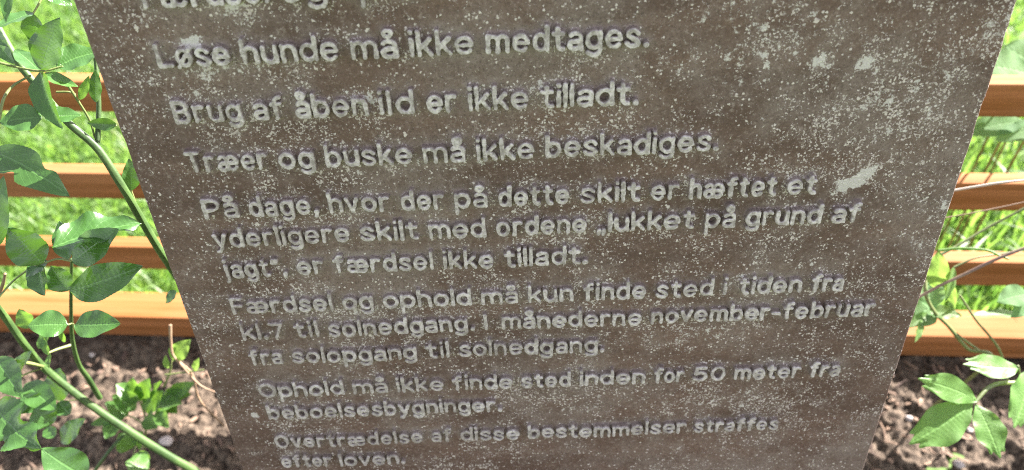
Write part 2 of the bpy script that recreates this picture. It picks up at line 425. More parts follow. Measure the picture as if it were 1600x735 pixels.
# the cast alphabet: stroke skeletons in units of the cap height
def _arc(cx, cy, rx, ry, a0, a1, n=14):
    t = np.radians(np.linspace(a0, a1, n)); return np.stack([cx + rx * np.cos(t), cy + ry * np.sin(t)], -1)
def _pl(*p): return np.array(p, float)
def _cat(*ps): return np.concatenate(ps)
def _spl(*p):
    return catmull(np.array(p, float), 6)
def _alpha():
    xt, yb, md, ry = .69, .08, .385, .305
    stem = lambda x, y0=yb, y1=.97: _pl((x, y0), (x, y1))
    ring = lambda cx, cy, rx, r2: _arc(cx, cy, rx, r2, 0, 360, 26)
    a = [_cat(_arc(.22, .52, .20, .17, 148, 0, 10), _pl((.42, yb))), _cat(_pl((.42, .385), (.20, .385)), _arc(.17, .23, .17, .155, 90, 270, 12), _arc(.22, .23, .19, .155, 270, 345, 6))]
    e = lambda ox: [_pl((ox, .385), (ox + .50, .385)), _arc(ox + .25, md, .25, ry, 3, 318, 24)]
    arch = lambda x0, w: _cat(_arc(x0 + w / 2, .455, w / 2, .235, 180, 0, 12), _pl((x0 + w, yb)))
    G = {
        'o': [ring(.25, md, .25, ry)], 'e': e(0), 'a': a, 'c': [_arc(.25, md, .25, ry, 45, 315, 20)],
        'd': [ring(.24, md, .24, ry), stem(.48)], 'b': [ring(.24, md, .24, ry), stem(0)], 'p': [ring(.24, md, .24, ry), stem(0, -.26, xt)],
        'g': [ring(.24, md, .24, ry), _cat(_pl((.48, xt), (.48, .0)), _arc(.24, .0, .24, .20, 0, -150, 12))],
        'h': [stem(0), arch(0, .44)], 'n': [stem(0, yb, xt), arch(0, .44)], 'm': [stem(0, yb, xt), arch(0, .37), arch(.37, .37)],
        'u': [_cat(_pl((0, xt)), _arc(.22, .31, .22, .23, 180, 360, 12)), stem(.44, yb, xt)], 'r': [stem(0, yb, xt), _arc(.21, .45, .21, .24, 180, 62, 9)],
        's': [_spl((.41, .58), (.31, .68), (.17, .69), (.05, .60), (.06, .48), (.20, .395), (.34, .32), (.42, .21), (.33, .10), (.20, .08), (.07, .11), (.0, .20))],
        'l': [stem(0)], 'i': [stem(0, yb, xt), _pl((0, .965), (0, .985))], 'j': [_cat(_pl((.08, xt), (.08, -.04)), _arc(-.02, -.05, .10, .16, 0, -80, 6)), _pl((.08, .965), (.08, .985))],
        'k': [stem(0), _pl((.02, .30), (.38, xt)), _pl((.15, .43), (.41, yb))], 't': [_cat(_pl((.14, .87), (.14, .26)), _arc(.30, .24, .16, .16, 180, 280, 7)), _pl((0, xt), (.32, xt))],
        'f': [_cat(_pl((.14, yb), (.14, .78)), _arc(.30, .79, .16, .17, 180, 75, 8)), _pl((0, xt), (.32, xt))],
        'v': [_pl((0, xt), (.22, yb), (.44, xt))], 'y': [_pl((0, xt), (.23, yb)), _pl((.46, xt), (.20, -.06), (.12, -.18), (.02, -.19))],
        'B': [stem(0, yb, .92), _cat(_pl((0, .92), (.24, .92)), _arc(.25, .72, .20, .20, 90, -90, 10), _pl((0, .52))), _cat(_pl((.24, .52)), _arc(.27, .30, .23, .22, 90, -90, 10), _pl((0, yb)))],
        'F': [_pl((.45, .92), (0, .92), (0, yb)), _pl((0, .51), (.38, .51))], 'L': [_pl((0, .92), (0, yb), (.45, yb))], 'T': [_pl((0, .92), (.56, .92)), stem(.28, yb, .92)],
        'P': [stem(0, yb, .92), _cat(_pl((0, .92), (.25, .92)), _arc(.26, .68, .24, .24, 90, -90, 10), _pl((0, .44)))],
        'O': [ring(.33, .50, .33, .42)], 'I': [stem(0, yb, .92)], '0': [ring(.25, .50, .25, .42)], '7': [_pl((0, .92), (.46, .92), (.17, yb))],
        '5': [_cat(_pl((.43, .92), (.08, .92), (.045, .53)), _spl((.045, .53), (.14, .60), (.27, .61), (.42, .52), (.47, .35), (.40, .16), (.25, .08), (.10, .10), (0, .19)))],
        '-': [_pl((0, .37), (.27, .37))], '.': [ring(.03, .10, .035, .035)], ',': [_pl((.04, .11), (.045, .07), (0, -.09)), ring(.04, .11, .03, .03)],
        '„': [_pl((.04, .10), (0, -.09)), _pl((.22, .10), (.18, -.09))], '“': [_pl((.0, .74), (.05, .90)), _pl((.18, .74), (.23, .90))],
    }
    G['ø'] = G['o'] + [_pl((.0, .04), (.50, .70))]
    G['å'] = a + [ring(.21, .985, .115, .11)]
    G['æ'] = [q * [.92, 1] for q in a] + e(.37)
    return G
GAPF = {'round': 'oeødbpgcO0'}
def text_strokes(words, end, yb):
    G = _alpha(); out = []
    SW = .19
    tops = []
    for wd, px in words:
        tall = wd[0] in 'bdfhiklt' or wd[0].isupper() or wd[0].isdigit()
        hh = (.94 if tall else .68) * CAP
        if wd[0] in 'OoeaøgF„': hh *= .55
        tops.append(sign_x(px, yb + (hh if px < 887 else (.35 * CAP if wd[0] in 'oeasgd' else .02 * CAP))))
    xe = sign_x(end, yb + .05 * CAP) if end else None
    for k, (wd, px) in enumerate(words):
        tgt = (tops[k + 1] - .44 * CAP if k + 1 < len(words) else xe)
        ws = []
        for ch in wd:
            p = np.concatenate(G[ch]); ws.append((p[:, 0].min(), p[:, 0].max()))
        tot = sum(b - a + SW for a, b in ws) * CAP
        n = max(1, len(wd) - 1)
        gc, sx = .075 * CAP, 1.0
        if tgt is not None and len(wd) > 1:
            room = tgt - tops[k]; fixed = len(wd) * SW * CAP
            sx = min(1.22, max(.80, (room - gc * n - fixed) / (tot - fixed)))
            gc = min(.15 * CAP, max(.03 * CAP, (room - fixed - (tot - fixed) * sx) / n))
        x = tops[k]
        for ch, (a, b) in zip(wd, ws):
            tilt = rng.normal(0, .008)
            for st in G[ch]:
                q = st.copy(); q[:, 0] = (q[:, 0] - a) * sx + SW / 2
                q[:, 0] += (q[:, 1] - .4) * tilt
                out.append(np.stack([x + q[:, 0] * CAP, yb + q[:, 1] * CAP], -1))
            x += ((b - a) * sx + SW) * CAP + gc
    return out
def raster(dist, strokes, pad=.0065):
    for st in strokes:
        for (ax, ay), (bx, by) in zip(st[:-1], st[1:]):
            i0 = max(0, int((min(ax, bx) - pad - TX0) / RES)); i1 = min(dist.shape[1] - 1, int((max(ax, bx) + pad - TX0) / RES) + 1)
            j0 = max(0, int((min(ay, by) - pad - TY0) / RES)); j1 = min(dist.shape[0] - 1, int((max(ay, by) + pad - TY0) / RES) + 1)
            if i1 <= i0 or j1 <= j0: continue
            X = (TX0 + np.arange(i0, i1 + 1) * RES - ax)[None, :]; Y = (TY0 + np.arange(j0, j1 + 1) * RES - ay)[:, None]
            vx, vy = bx - ax, by - ay; L2 = vx * vx + vy * vy + 1e-16
            t = np.clip((X * vx + Y * vy) / L2, 0, 1)
            d = np.sqrt((X - t * vx) ** 2 + (Y - t * vy) ** 2)
            sub = dist[j0:j1 + 1, i0:i1 + 1]; np.minimum(sub, d, out=sub)

PATCHES = [  # lichen blotches: photo x, y, half-size along/across in metres, angle, strength
    (1328, 287, .012, .0048, 24, 1.25), (1352, 271, .0075, .0042, 40, 1.2), (1283, 98, .0065, .006, 0, .9), (1353, 98, .007, .0045, 30, 1.0),
    (362, 14, .012, .010, 60, .75), (300, 68, .007, .006, 0, .9), (575, 150, .018, .006, 20, .45), (840, 135, .012, .006, 0, .4),
    (1180, 50, .05, .04, 30, .35), (1400, 160, .035, .04, 20, .38), (1480, 110, .012, .02, 0, .35), (1430, 385, .012, .03, 80, .4),
    (1020, 590, .05, .012, 10, .42), (1150, 625, .05, .012, 10, .40), (905, 640, .02, .006, 10, .35), (397, 650, .003, .003, 0, 1.1),
    (480, 655, .05, .008, 5, .28), (740, 245, .06, .008, 5, .33), (1080, 520, .06, .012, 5, .36), (340, 190, .02, .03, 70, .3),
    (570, 330, .06, .008, 5, .25), (1200, 420, .05, .03, 20, .25), (600, 480, .10, .006, 4, .3), (880, 450, .03, .02, 0, .3),
    (245, 120, .012, .03, 90, .35), (1480, 330, .02, .03, 90, .35), (330, 110, .03, .006, 0, .5), (760, 150, .012, .006, 20, .4),
    (1380, 560, .02, .03, 80, .2), (1560, 60, .02, .03, 80, .28),
]
def build_sign():
    W, H = int(round((TX1 - TX0) / RES)) + 1, int(round((TY1 - TY0) / RES)) + 1
    full = np.full((H, W), .0065, np.float64)
    rowspan = []
    for *words_, end, yb in TEXT:
        raster(full, text_strokes(words_, end, yb))
        rowspan.append(yb)
    # columns: down one side, round the arris, across the face, round, and back
    rr, TH = .0025, .028
    st = .00036
    xf = np.arange(SX0 + rr, SX1 - rr + 1e-9, st)
    ang = np.radians([0, 18, 36, 54, 72])
    cx = np.concatenate([[SX0, SX0, SX0], SX0 + rr * (1 - np.cos(ang)), xf, (SX1 - rr * (1 - np.cos(ang)))[::-1], [SX1, SX1, SX1]])
    cd = np.concatenate([[-TH, -TH * .6, -TH * .25], -rr * (1 - np.sin(ang)), 0 * xf, (-rr * (1 - np.sin(ang)))[::-1], [-TH * .25, -TH * .6, -TH]])
    rows = np.concatenate([np.arange(SY0, TY0, .006), np.arange(TY0, TY1, st), np.arange(TY1, SY1 - rr, .004), SY1 - rr * (1 - np.sin(ang))])
    rd = np.where(rows > SY1 - rr, -rr * (1 - np.sqrt(np.maximum(0, 1 - ((rows - (SY1 - rr)) / rr) ** 2))), 0)
    X, Y = np.meshgrid(cx, rows); ny, nx = X.shape
    u = (X - TX0) / RES; v_ = (Y - TY0) / RES
    ins = (u >= 0) & (u < W - 1) & (v_ >= 0) & (v_ < H - 1)
    ui = np.clip(u, 0, W - 1.001); vi = np.clip(v_, 0, H - 1.001)
    i0, j0 = ui.astype(int), vi.astype(int); fu, fv = ui - i0, vi - j0
    def samp(im):
        j1 = np.minimum(j0 + 1, H - 1); i1 = np.minimum(i0 + 1, W - 1)
        return np.where(ins, (im[j0, i0] * (1 - fu) + im[j0, i1] * fu) * (1 - fv) + (im[j1, i0] * (1 - fu) + im[j1, i1] * fu) * fv, .0065)
    dd = samp(full)
    hl = np.exp(-np.maximum(dd - .0012, 0) / .0022) * sstep(.0064, .0050, dd)
    # wear: letters lose height and edge in places, most towards the lower left
    wear = vnoise(X, Y, 150, 31, 2); big = vnoise(X, Y, 22, 37, 2)
    fade = np.clip(.92 + 1.1 * (X - .02) + .9 * (Y + .02) + .9 * (vnoise(X, Y, 30, 61, 2) - .5), .25, 1.15)
    HW = .00148
    d2 = dd + (.0007 * (wear - .5) + .0006 * (vnoise(X, Y, 480, 41) - .5)) * (dd < .004)
    d2 = d2 + .00025 * np.clip(1 - fade, 0, 1)
    up = sstep(HW + .00030, HW - .00036, d2)
    g2 = HW + .0002 - d2
    hgt = .0042 * (.72 + .5 * big) * (.72 + .28 * np.clip(fade, 0, 1))
    front = (np.abs(X - (SX0 + SX1) / 2) < (SX1 - SX0) / 2 - rr * 1.2)
    z = hgt * up * (1 + .10 * (vnoise(X, Y, 380, 63, 2) - .5))
    z = z + .0006 * hl * (1 - up) * (vnoise(X, Y, 330, 43, 2))         # crust gathered round the letters
    z = z + (.00016 * (vnoise(X, Y, 250, 47, 3) - .5) + .0005 * (vnoise(X, Y, 22, 49, 2) - .5)) * front
    ew = sstep(.008, .0, np.minimum(X - SX0, SX1 - X))
    nick = .0007 * (vnoise(Y * 0 + X * 3, Y, 130, 51, 3) - .5) + 0.0007 * sstep(.66, .8, vnoise(X * 0, Y, 45, 57, 2)) * np.where(X < 0, 1, -1)
    ysh = ew * nick
    D = np.tile(cd, (ny, 1)) + rd[:, None] + z
    P = s2w(X + ysh, Y, D)
    halo = hl * (.25 + 1.2 * vnoise(X, Y, 70, 53, 3))
    halo = np.clip(halo, 0, 1)
    patch = np.zeros_like(X)
    for px, py, ra, rb, an, s in PATCHES:
        x0, y0 = spix(px, py); ca, sa = math.cos(R(an)), math.sin(R(an))
        a = ((X - x0) * ca + (Y - y0) * sa) / ra; b = (-(X - x0) * sa + (Y - y0) * ca) / rb
        patch = np.maximum(patch, s * np.exp(-.9 * (a * a + b * b)))
    root_loc = s2w(np.array((SX0 + SX1) / 2), np.array(SY0 + .03), np.array(-TH / 2))
    root = empty('park_notice_sign', root_loc)
    tag(root, 'tapering brown weathered sign slab with raised pale Danish lettering, standing before the fence', 'sign')
    idx = np.arange(ny * nx).reshape(ny, nx)
    q = np.stack([idx[:-1, :-1], idx[:-1, 1:], idx[1:, 1:], idx[1:, :-1]], -1).reshape(-1, 4)
    gf = g2.ravel()[q].mean(1)
    letter = gf > 0
    yq = Y.ravel()[q].mean(1)
    lineid = np.zeros(len(q), int)
    ys = np.array(rowspan)
    bnds = ys[:-1] - (CAP * .35)                              # a little under each baseline
    for k in range(len(ys) - 1):
        top_next = ys[k + 1] + CAP * 1.12
        cut = (ys[k] - CAP * .28 + top_next) / 2
        lineid += (yq < cut)
    def part(name, faces, mat, ngons=None):
        used = np.unique(faces) if not ngons else np.unique(np.concatenate([faces.ravel()] + [np.asarray(n) for n in ngons]))
        mp = np.full(ny * nx, -1); mp[used] = np.arange(len(used))
        me = np_mesh(name, P.reshape(-1, 3)[used] - root_loc, mp[faces], ngons=[mp[np.asarray(n)] for n in (ngons or [])],
                     attrs={'halo': halo.ravel()[used], 'patch': patch.ravel()[used], 'raise': up.ravel()[used], 'fade': fade.ravel()[used]})
        o = bpy.data.objects.new(name, me); COL.objects.link(o); me.materials.append(mat); o.parent = root
        return o
    back = [[idx[0, 0], idx[-1, 0], idx[-1, -1], idx[0, -1]], list(idx[-1, :]), list(idx[0, ::-1])]
    part('slab', q[~letter], M_SLAB, back)
    for k in range(len(ys)):
        f = q[letter & (lineid == k)]
        if len(f): part('lettering', f, M_LETTER)
build_sign()

# ------------------------------------------------------------------ fence
def fence():
    heights = [.5211, .69, .8499, 1.0287]; s = .0521
    base = F0 + FU * 0.0
    root = empty('slatted_fence', (F0[0], F0[1], 0))
    tag(root, 'low fence of orange brown horizontal wooden rails behind the sign, with gaps showing the lawn', 'fence')
    root.rotation_euler = (0, 0, -YAW)
    def board(name, x0, x1, y0, y1, z0, z1, bev=.0018):
        import bmesh
        bm = bmesh.new(); bmesh.ops.create_cube(bm, size=1)
        for v in bm.verts:
            v.co = Vector((x0 if v.co.x < 0 else x1, y0 if v.co.y < 0 else y1, z0 if v.co.z < 0 else z1))
        bmesh.ops.bevel(bm, geom=bm.edges[:], offset=bev, segments=3, affect='EDGES', profile=.6)
        for f in bm.faces: f.smooth = True
        me = bpy.data.meshes.new(name); bm.to_mesh(me); bm.free()
        o = bpy.data.objects.new(name, me); COL.objects.link(o); o.parent = root; me.materials.append(M_WOOD)
        return o
    for i, h in enumerate(heights):
        zt = CAM_H - h * FENCE_D; zb = CAM_H - (h + s) * FENCE_D
        dep = (.0708 if i == 3 else .0306) * FENCE_D
        board('rail', -2.9, 2.9, 0, dep, zb, zt)
    for x in (-2.6, -1.30, .045, 1.30, 2.6):
        board('post', x - .022, x + .022, .0306 * FENCE_D + .001, .0306 * FENCE_D + .024, -.05, CAM_H - .5211 * FENCE_D - .004)
fence()

# ------------------------------------------------------------------ plants
class MB:
    def __init__(self): self.v, self.q, self.lu, self.lw, self.ti = [], [], [], [], []; self.n = 0
    def grid(self, P, lu, lw, tint):
        ny, nx = P.shape[:2]; i = np.arange(ny * nx).reshape(ny, nx) + self.n
        self.q.append(np.stack([i[:-1, :-1], i[:-1, 1:], i[1:, 1:], i[1:, :-1]], -1).reshape(-1, 4))
        self.v.append(P.reshape(-1, 3)); self.lu.append(np.broadcast_to(lu, (ny, nx)).ravel()); self.lw.append(np.broadcast_to(lw, (ny, nx)).ravel())
        self.ti.append(np.full(ny * nx, tint)); self.n += ny * nx
    def build(self, name, mat, parent):
        o_ = np.array(parent.location)
        me = np_mesh(name, np.concatenate(self.v) - o_, np.concatenate(self.q),
                     attrs={'lu': np.concatenate(self.lu), 'lw': np.concatenate(self.lw), 'tint': np.concatenate(self.ti)})
        o = bpy.data.objects.new(name, me); COL.objects.link(o); me.materials.append(mat); o.parent = parent
        return o
def tube(mb, pts, r0, r1, n=8, seg=10, knots=0.0):
    C = catmull(pts, n); m = len(C)
    T = np.gradient(C, axis=0); T /= np.linalg.norm(T, axis=1)[:, None]
    up = np.array([.31, .22, .92]); A = np.cross(T, up); A /= np.linalg.norm(A, axis=1)[:, None]; B = np.cross(T, A)
    t = np.linspace(0, 1, m); r = r0 + (r1 - r0) * t
    if knots: r = r * (1 + knots * (vnoise(t * 9, t * 0 + r0 * 900, 1.0, 77, 2) - .5))
    a = np.linspace(0, 2 * np.pi, seg + 1)
    P = C[:, None] + r[:, None, None] * (np.cos(a)[None, :, None] * A[:, None] + np.sin(a)[None, :, None] * B[:, None])
    mb.grid(P, a[None] / 6.28, t[:, None], .5)
    for e, s in ((0, -1), (-1, 1)):                         # rounded ends
        ring = P[e]; tip = C[e] + T[e] * s * r[e] * .6
        mb.grid(np.stack([ring, np.broadcast_to(tip, ring.shape)]), 0., 0., .5)
def leaflet(mb, base, tip, width, face=None, roll=0., fold=.22, droop=.10, shape='rose', tint=None, serr=.045, wav=.03, bites=0, th=.0003):
    """a blade from base to tip; face = the way its upper side looks; a thin solid with a folded midrib and toothed margin"""
    base, tip = np.asarray(base), np.asarray(tip)
    L = np.linalg.norm(tip - base); T = (tip - base) / L
    nrm = np.array([.0, -.25, 1.0]) if face is None else np.asarray(face, float)
    nrm = unit(nrm - T * (nrm @ T)); S = np.cross(T, nrm)
    c, s = math.cos(roll), math.sin(roll); nrm, S = c * nrm + s * S, c * S - s * nrm
    ny, nx = 89, 13
    w_ = np.linspace(0, 1, ny)
    if shape == 'rose': prof = np.sin(np.pi * w_ ** .86) ** .80 * (1 - .18 * w_)
    elif shape == 'round': prof = np.sin(np.pi * w_ ** .95) ** .62
    elif shape == 'lobed':
        prof = np.sin(np.pi * .5 * np.minimum(w_ / .62, 1)) ** .8 * (1 - .50 * sstep(.66, 1.0, w_))
    else: prof = np.sin(np.pi * w_ ** .75) ** .9            # lance
    prof = prof / prof.max()
    sd = rng.integers(1, 10000)
    u = np.linspace(-1, 1, nx)
    U, Wg = np.meshgrid(u, w_)
    halfL = width / 2 * prof
    teeth = 1 + serr * (((w_ * 22) % 1)) * (w_ > .06) * (w_ < .97) - serr * .5
    hw = np.where(U < 0, 1, 1) * (halfL * 1)[:, None] * (1 + (teeth - 1)[:, None] * np.abs(U) ** 3)
    hw = hw * (1 + .05 * (vnoise(Wg * 4 + sd, U * .6 + sd, 1.0, int(sd)) - .5))
    for k in range(bites):
        r_ = np.random.default_rng(int(sd) + k); wc, side, rad = r_.uniform(.35, .85), r_.choice([-1, 1]), r_.uniform(.05, .10)
        cut = np.exp(-((Wg - wc) / rad) ** 2) * (U * side > 0)
        hw = hw * (1 - .45 * cut)
    along = Wg * L
    if shape == 'lobed':                                     # forked tip: two notches at the far end
        j = np.random.default_rng(int(sd)).uniform(-.12, .12, 3)
        lobe = np.maximum(np.exp(-((U - j[0]) / .34) ** 2), np.maximum((.45 + j[1]) * np.exp(-((U - .80) / .20) ** 2), (.45 + j[2]) * np.exp(-((U + .78) / .20) ** 2)))
        along = L * (Wg * .85 + .15 * sstep(.45, 1.0, Wg) * lobe)
    Z = fold * np.abs(U) ** 1.3 * hw - droop * L * (Wg - .15) ** 2 * np.sign(Wg - .15)
    Z = Z + wav * width * np.abs(U) ** 2 * np.sin(Wg * 17 + sd + U * 1.5)
    Z = Z + .018 * width * np.abs(np.sin((Wg * 8 - np.abs(U) * 2.6) * np.pi)) * (1 - np.abs(U)) * 1.2
    off = .08 * L * np.sin(Wg * np.pi) * (np.random.default_rng(int(sd)).random() - .5)
    P = base + T * along[..., None] + S * (U * hw + off)[..., None] + nrm * Z[..., None]
    tint = rng.random() if tint is None else tint
    mb.grid(P, U, Wg, tint)
def along3(p, q, f): return np.asarray(p) * (1 - f) + np.asarray(q) * f

CAMV = lambda p: unit(CAM - np.asarray(p))                   # towards the viewer's side
def lf(mb, b, tp, w_px, tb, tt, face=(0, -.35, 1), **kw):
    B, T_ = at(*b, tb), at(*tp, tt); w_ = w_px / F_PX * (tb + tt) / 2 * 1.18
    leaflet(mb, B, T_, w_, face=face, **kw)

def rose_bush():
    root = empty('rose_bush', (-.16, .47, 0.0))
    tag(root, 'rose bush with glossy toothed leaves and thick green canes left of the sign', 'shrub')
    P = lambda l: [at(*q) for q in l]
    def cane(pts, r0, r1, mat=M_CANE, kn=.18):
        m = MB(); tube(m, P(pts), r0, r1, knots=kn); return m.build('cane', mat, root)
    def leaf(items, stems=(), mat=M_ROSE):
        m = MB()
        for it in items:
            kw = it[6] if len(it) > 6 else {}
            lf(m, *it[:5], face=it[5] if len(it) > 5 and it[5] is not None else (-.1, -.45, 1), **kw)
        o = m.build('leaf', mat, root)
        if stems:
            s = MB()
            for pts, r in stems: tube(s, P(pts), r, r * .7, knots=.1)
            so_ = s.build('petiole', M_OLIVE, root)
            so_.parent = o
        return o
    # canes
    rt = at(372, 700, .745)
    c1 = [(-30, -10, .47), (-2, 45, .475), (30, 100, .48), (58, 135, .485), (105, 190, .49), (152, 232, .50), (190, 290, .515), (222, 345, .54), (252, 395, .565), (300, 465, .61), (400, 600, .70)]
    m = MB(); tube(m, P(c1) + [np.array([-.17, .50, -.03])], .0022, .0032, knots=.12); m.build('cane', M_CANE, root)
    cane([(152, 230, .50), (154, 190, .499), (154, 150, .497), (150, 100, .495), (146, 60, .49)], .0018, .0012)
    c2 = [(-40, 440, .56), (2, 488, .60), (40, 541, .63), (72, 578, .66), (140, 632, .69), (205, 676, .715), (262, 712, .74), (312, 742, .765), (390, 800, .81)]
    m = MB(); tube(m, P(c2), .0026, .0044, knots=.12); m.build('cane', M_CANE, root)
    cane([(156, 622, .695), (138, 592, .67), (123, 569, .65), (113, 530, .62), (111, 480, .59), (112, 405, .55)], .0026, .0010, M_CANE)
    cane([(-20, 562, .60), (20, 565, .615), (45, 568, .63), (66, 573, .652)], .0014, .0017, M_OLIVE)
    cane([(142, 745, .72), (168, 708, .71), (200, 672, .72)], .0016, .0014)
    cane([(110, 540, .64), (90, 546, .63), (75, 552, .62)], .0013, .0008, M_OLIVE)
    cane([(-6, 470, .58), (4, 446, .57), (8, 428, .56)], .0015, .001, M_TWIG)
    up = (-.1, -.35, 1); vw = (.0, -1, .55); ed = (.1, .2, 1)
    # upper left
    leaf([((14, -40), (5, 33), 20, .44, .43, vw)], [([(14, -40, .44), (40, -60, .45)], .0008)])
    leaf([((52, 20), (-8, 40), 27, .455, .44, up, dict(tint=.5)), ((53, 22), (54, 72), 30, .455, .465, (.3, -.4, 1), dict(tint=.9, fold=.45))],
         [([(75, -25, .46), (64, 0, .458), (52, 21, .455)], .0008)])
    leaf([((70, -16), (113, 8), 24, .455, .46, up)], [([(70, -16, .455), (75, -25, .46)], .0007)])
    leaf([((65, 109), (90, 28), 44, .465, .452, vw, dict(fold=.30, tint=.25)), ((88, 106), (156, 78), 44, .468, .478, (.0, -.55, 1), dict(fold=.28, tint=.4)),
          ((62, 112), (22, 74), 30, .468, .475, (.1, .1, 1), dict(tint=.3)), ((63, 113), (82, 196), 38, .462, .448, (-.3, -.9, .7), dict(fold=.5, droop=.22, tint=.55, bites=1)),
          ((68, 116), (122, 134), 18, .465, .47, up, dict(fold=.4))],
         [([(-12, 95, .46), (30, 106, .465), (65, 111, .465), (98, 104, .468)], .00085)])
    leaf([((66, 184), (-2, 190), 40, .455, .448, (0, -.65, .9), dict(tint=.45)), ((70, 184), (126, 178), 30, .457, .462, (.05, -.35, 1), dict(tint=.3))],
         [([(-5, 215, .455), (4, 160, .46), (20, 135, .465), (48, 118, .47)], .0010)])
    leaf([((182, 195), (136, 193), 17, .50, .492, (0, -1, .35), dict(tint=.15, serr=.02))], [([(154, 200, .498), (170, 201, .50), (182, 196, .50)], .0006)])
    leaf([((125, 156), (138, 118), 13, .485, .482, vw, dict(tint=1.0, shape='lance'))],
         [([(100, 124, .475), (122, 158, .485), (140, 188, .495), (148, 215, .50)], .0009), ([(88, 144, .48), (108, 144, .482), (118, 148, .485)], .0007)], M_YOUNG)
    leaf([((150, 160), (148, 108), 18, .495, .49, vw, dict(tint=.4))])
    leaf([((-14, 236), (97, 300), 50, .46, .445, (-.15, -.55, 1), dict(fold=.2, droop=.16, bites=2, tint=.55))])
    leaf([((-4, 385), (4, 278), 30, .47, .455, (.5, -.8, .7), dict(tint=.5))], [([(-4, 385, .47), (-20, 440, .5)], .0008)])
    leaf([((205, 298), (202, 249), 22, .525, .515, (.5, -.6, .8), dict(tint=.4))], [([(205, 298, .525), (212, 316, .53)], .0006)])
    # middle left
    leaf([((82, 388), (219, 343), 62, .475, .50, (.0, -.15, 1), dict(fold=.32, tint=.35, wav=.07)),
          ((113, 409), (180, 357), 46, .485, .48, (.1, -.7, .9), dict(tint=.75)),
          ((108, 405), (90, 345), 30, .485, .49, (-.2, -.3, 1), dict(tint=.2))])
    leaf([((66, 412), (10, 358), 52, .485, .47, (-.2, -.55, 1), dict(tint=.3)), ((74, 408), (38, 432), 26, .49, .485, up)],
         [([(112, 408, .488), (90, 405, .488), (70, 411, .486)], .0008), ([(-6, 470, .50), (20, 440, .50), (50, 418, .49), (70, 410, .486)], .0007)])
    leaf([((110, 456), (217, 415), 50, .51, .50, (0, -.75, 1), dict(tint=.65, serr=.03, fold=.1)), ((108, 454), (78, 416), 34, .51, .505, (-.2, -.5, 1), dict(tint=.45)),
          ((60, 416), (66, 462), 34, .495, .49, (-.3, -.5, .8), dict(tint=.3, fold=.4))])
    leaf([((106, 508), (43, 509), 38, .53, .52, (0, -.6, 1), dict(tint=.6, serr=.03)), ((117, 508), (185, 504), 40, .535, .53, (0, -.45, 1), dict(tint=.5, serr=.03))],
         [([(106, 508, .53), (112, 506, .54), (117, 508, .535)], .0007)])
    leaf([((50, 512), (28, 484), 26, .57, .565, (-.2, -.6, .8), dict(tint=.8))], None or (), M_YOUNG)
    leaf([((60, 545), (78, 515), 12, .6, .6, vw, dict(tint=.9, shape='lance')), ((76, 555), (60, 520), 11, .6, .6, vw, dict(tint=.8, shape='lance')), ((78, 553), (75, 575), 10, .61, .6, vw, dict(tint=.9, shape='lance')),
          ((100, 535), (92, 512), 9, .61, .6, vw, dict(tint=.9, shape='lance'))], (), M_YOUNG)
    leaf([((16, 592), (46, 548), 26, .62, .61, up, dict(tint=.5)), ((8, 600), (-20, 570), 30, .62, .61, up, dict(tint=.4)), ((18, 610), (-4, 560), 24, .62, .6, vw)],
         [([(66, 575, .655), (30, 590, .63), (5, 615, .60)], .0009)])
    leaf([((-12, 632), (58, 700), 66, .56, .54, (-.2, -.4, 1), dict(tint=.6, bites=3, serr=.08, wav=.08))], [([(-12, 632, .56), (-40, 600, .57)], .001)])
    leaf([((134, 745), (66, 703), 50, .60, .58, (0, -.4, 1), dict(tint=.5))])
    leaf([((90, 626), (91, 578), 36, .69, .68, (0, -.5, 1), dict(shape='round', tint=.3, serr=.02)), ((62, 638), (36, 618), 34, .66, .65, (0, -.5, 1), dict(shape='round', tint=.3, serr=.02)),
          ((80, 664), (54, 640), 34, .66, .65, (0, -.4, 1), dict(shape='round', tint=.6, serr=.02)), ((92, 628), (108, 648), 22, .68, .68, up, dict(shape='round', tint=.5, serr=.02)), ((72, 668), (84, 684), 18, .67, .67, up, dict(shape='round', tint=.7, serr=.02))],
         [([(92, 628, .69), (80, 645, .68), (60, 640, .67)], .0006), ([(125, 624, .69), (105, 627, .69), (92, 628, .69)], .0006)])
    leaf([((-8, 62), (19, 99), 20, .46, .455, vw, dict(tint=.2)), ((-10, 48), (9, 72), 16, .46, .455, vw, dict(tint=.6))])
    leaf([((-6, 560), (30, 620), 40, .60, .585, (0, -.6, 1), dict(tint=.7))])
    leaf([((40, 600), (86, 640), 34, .66, .65, (.1, -.5, 1), dict(tint=.8))])
    leaf([((95, 690), (128, 655), 28, .69, .68, (.1, -.5, 1), dict(tint=.7))])
    leaf([((276, 455), (258, 474), 16, .59, .59, up, dict(tint=.4))])
rose_bush()

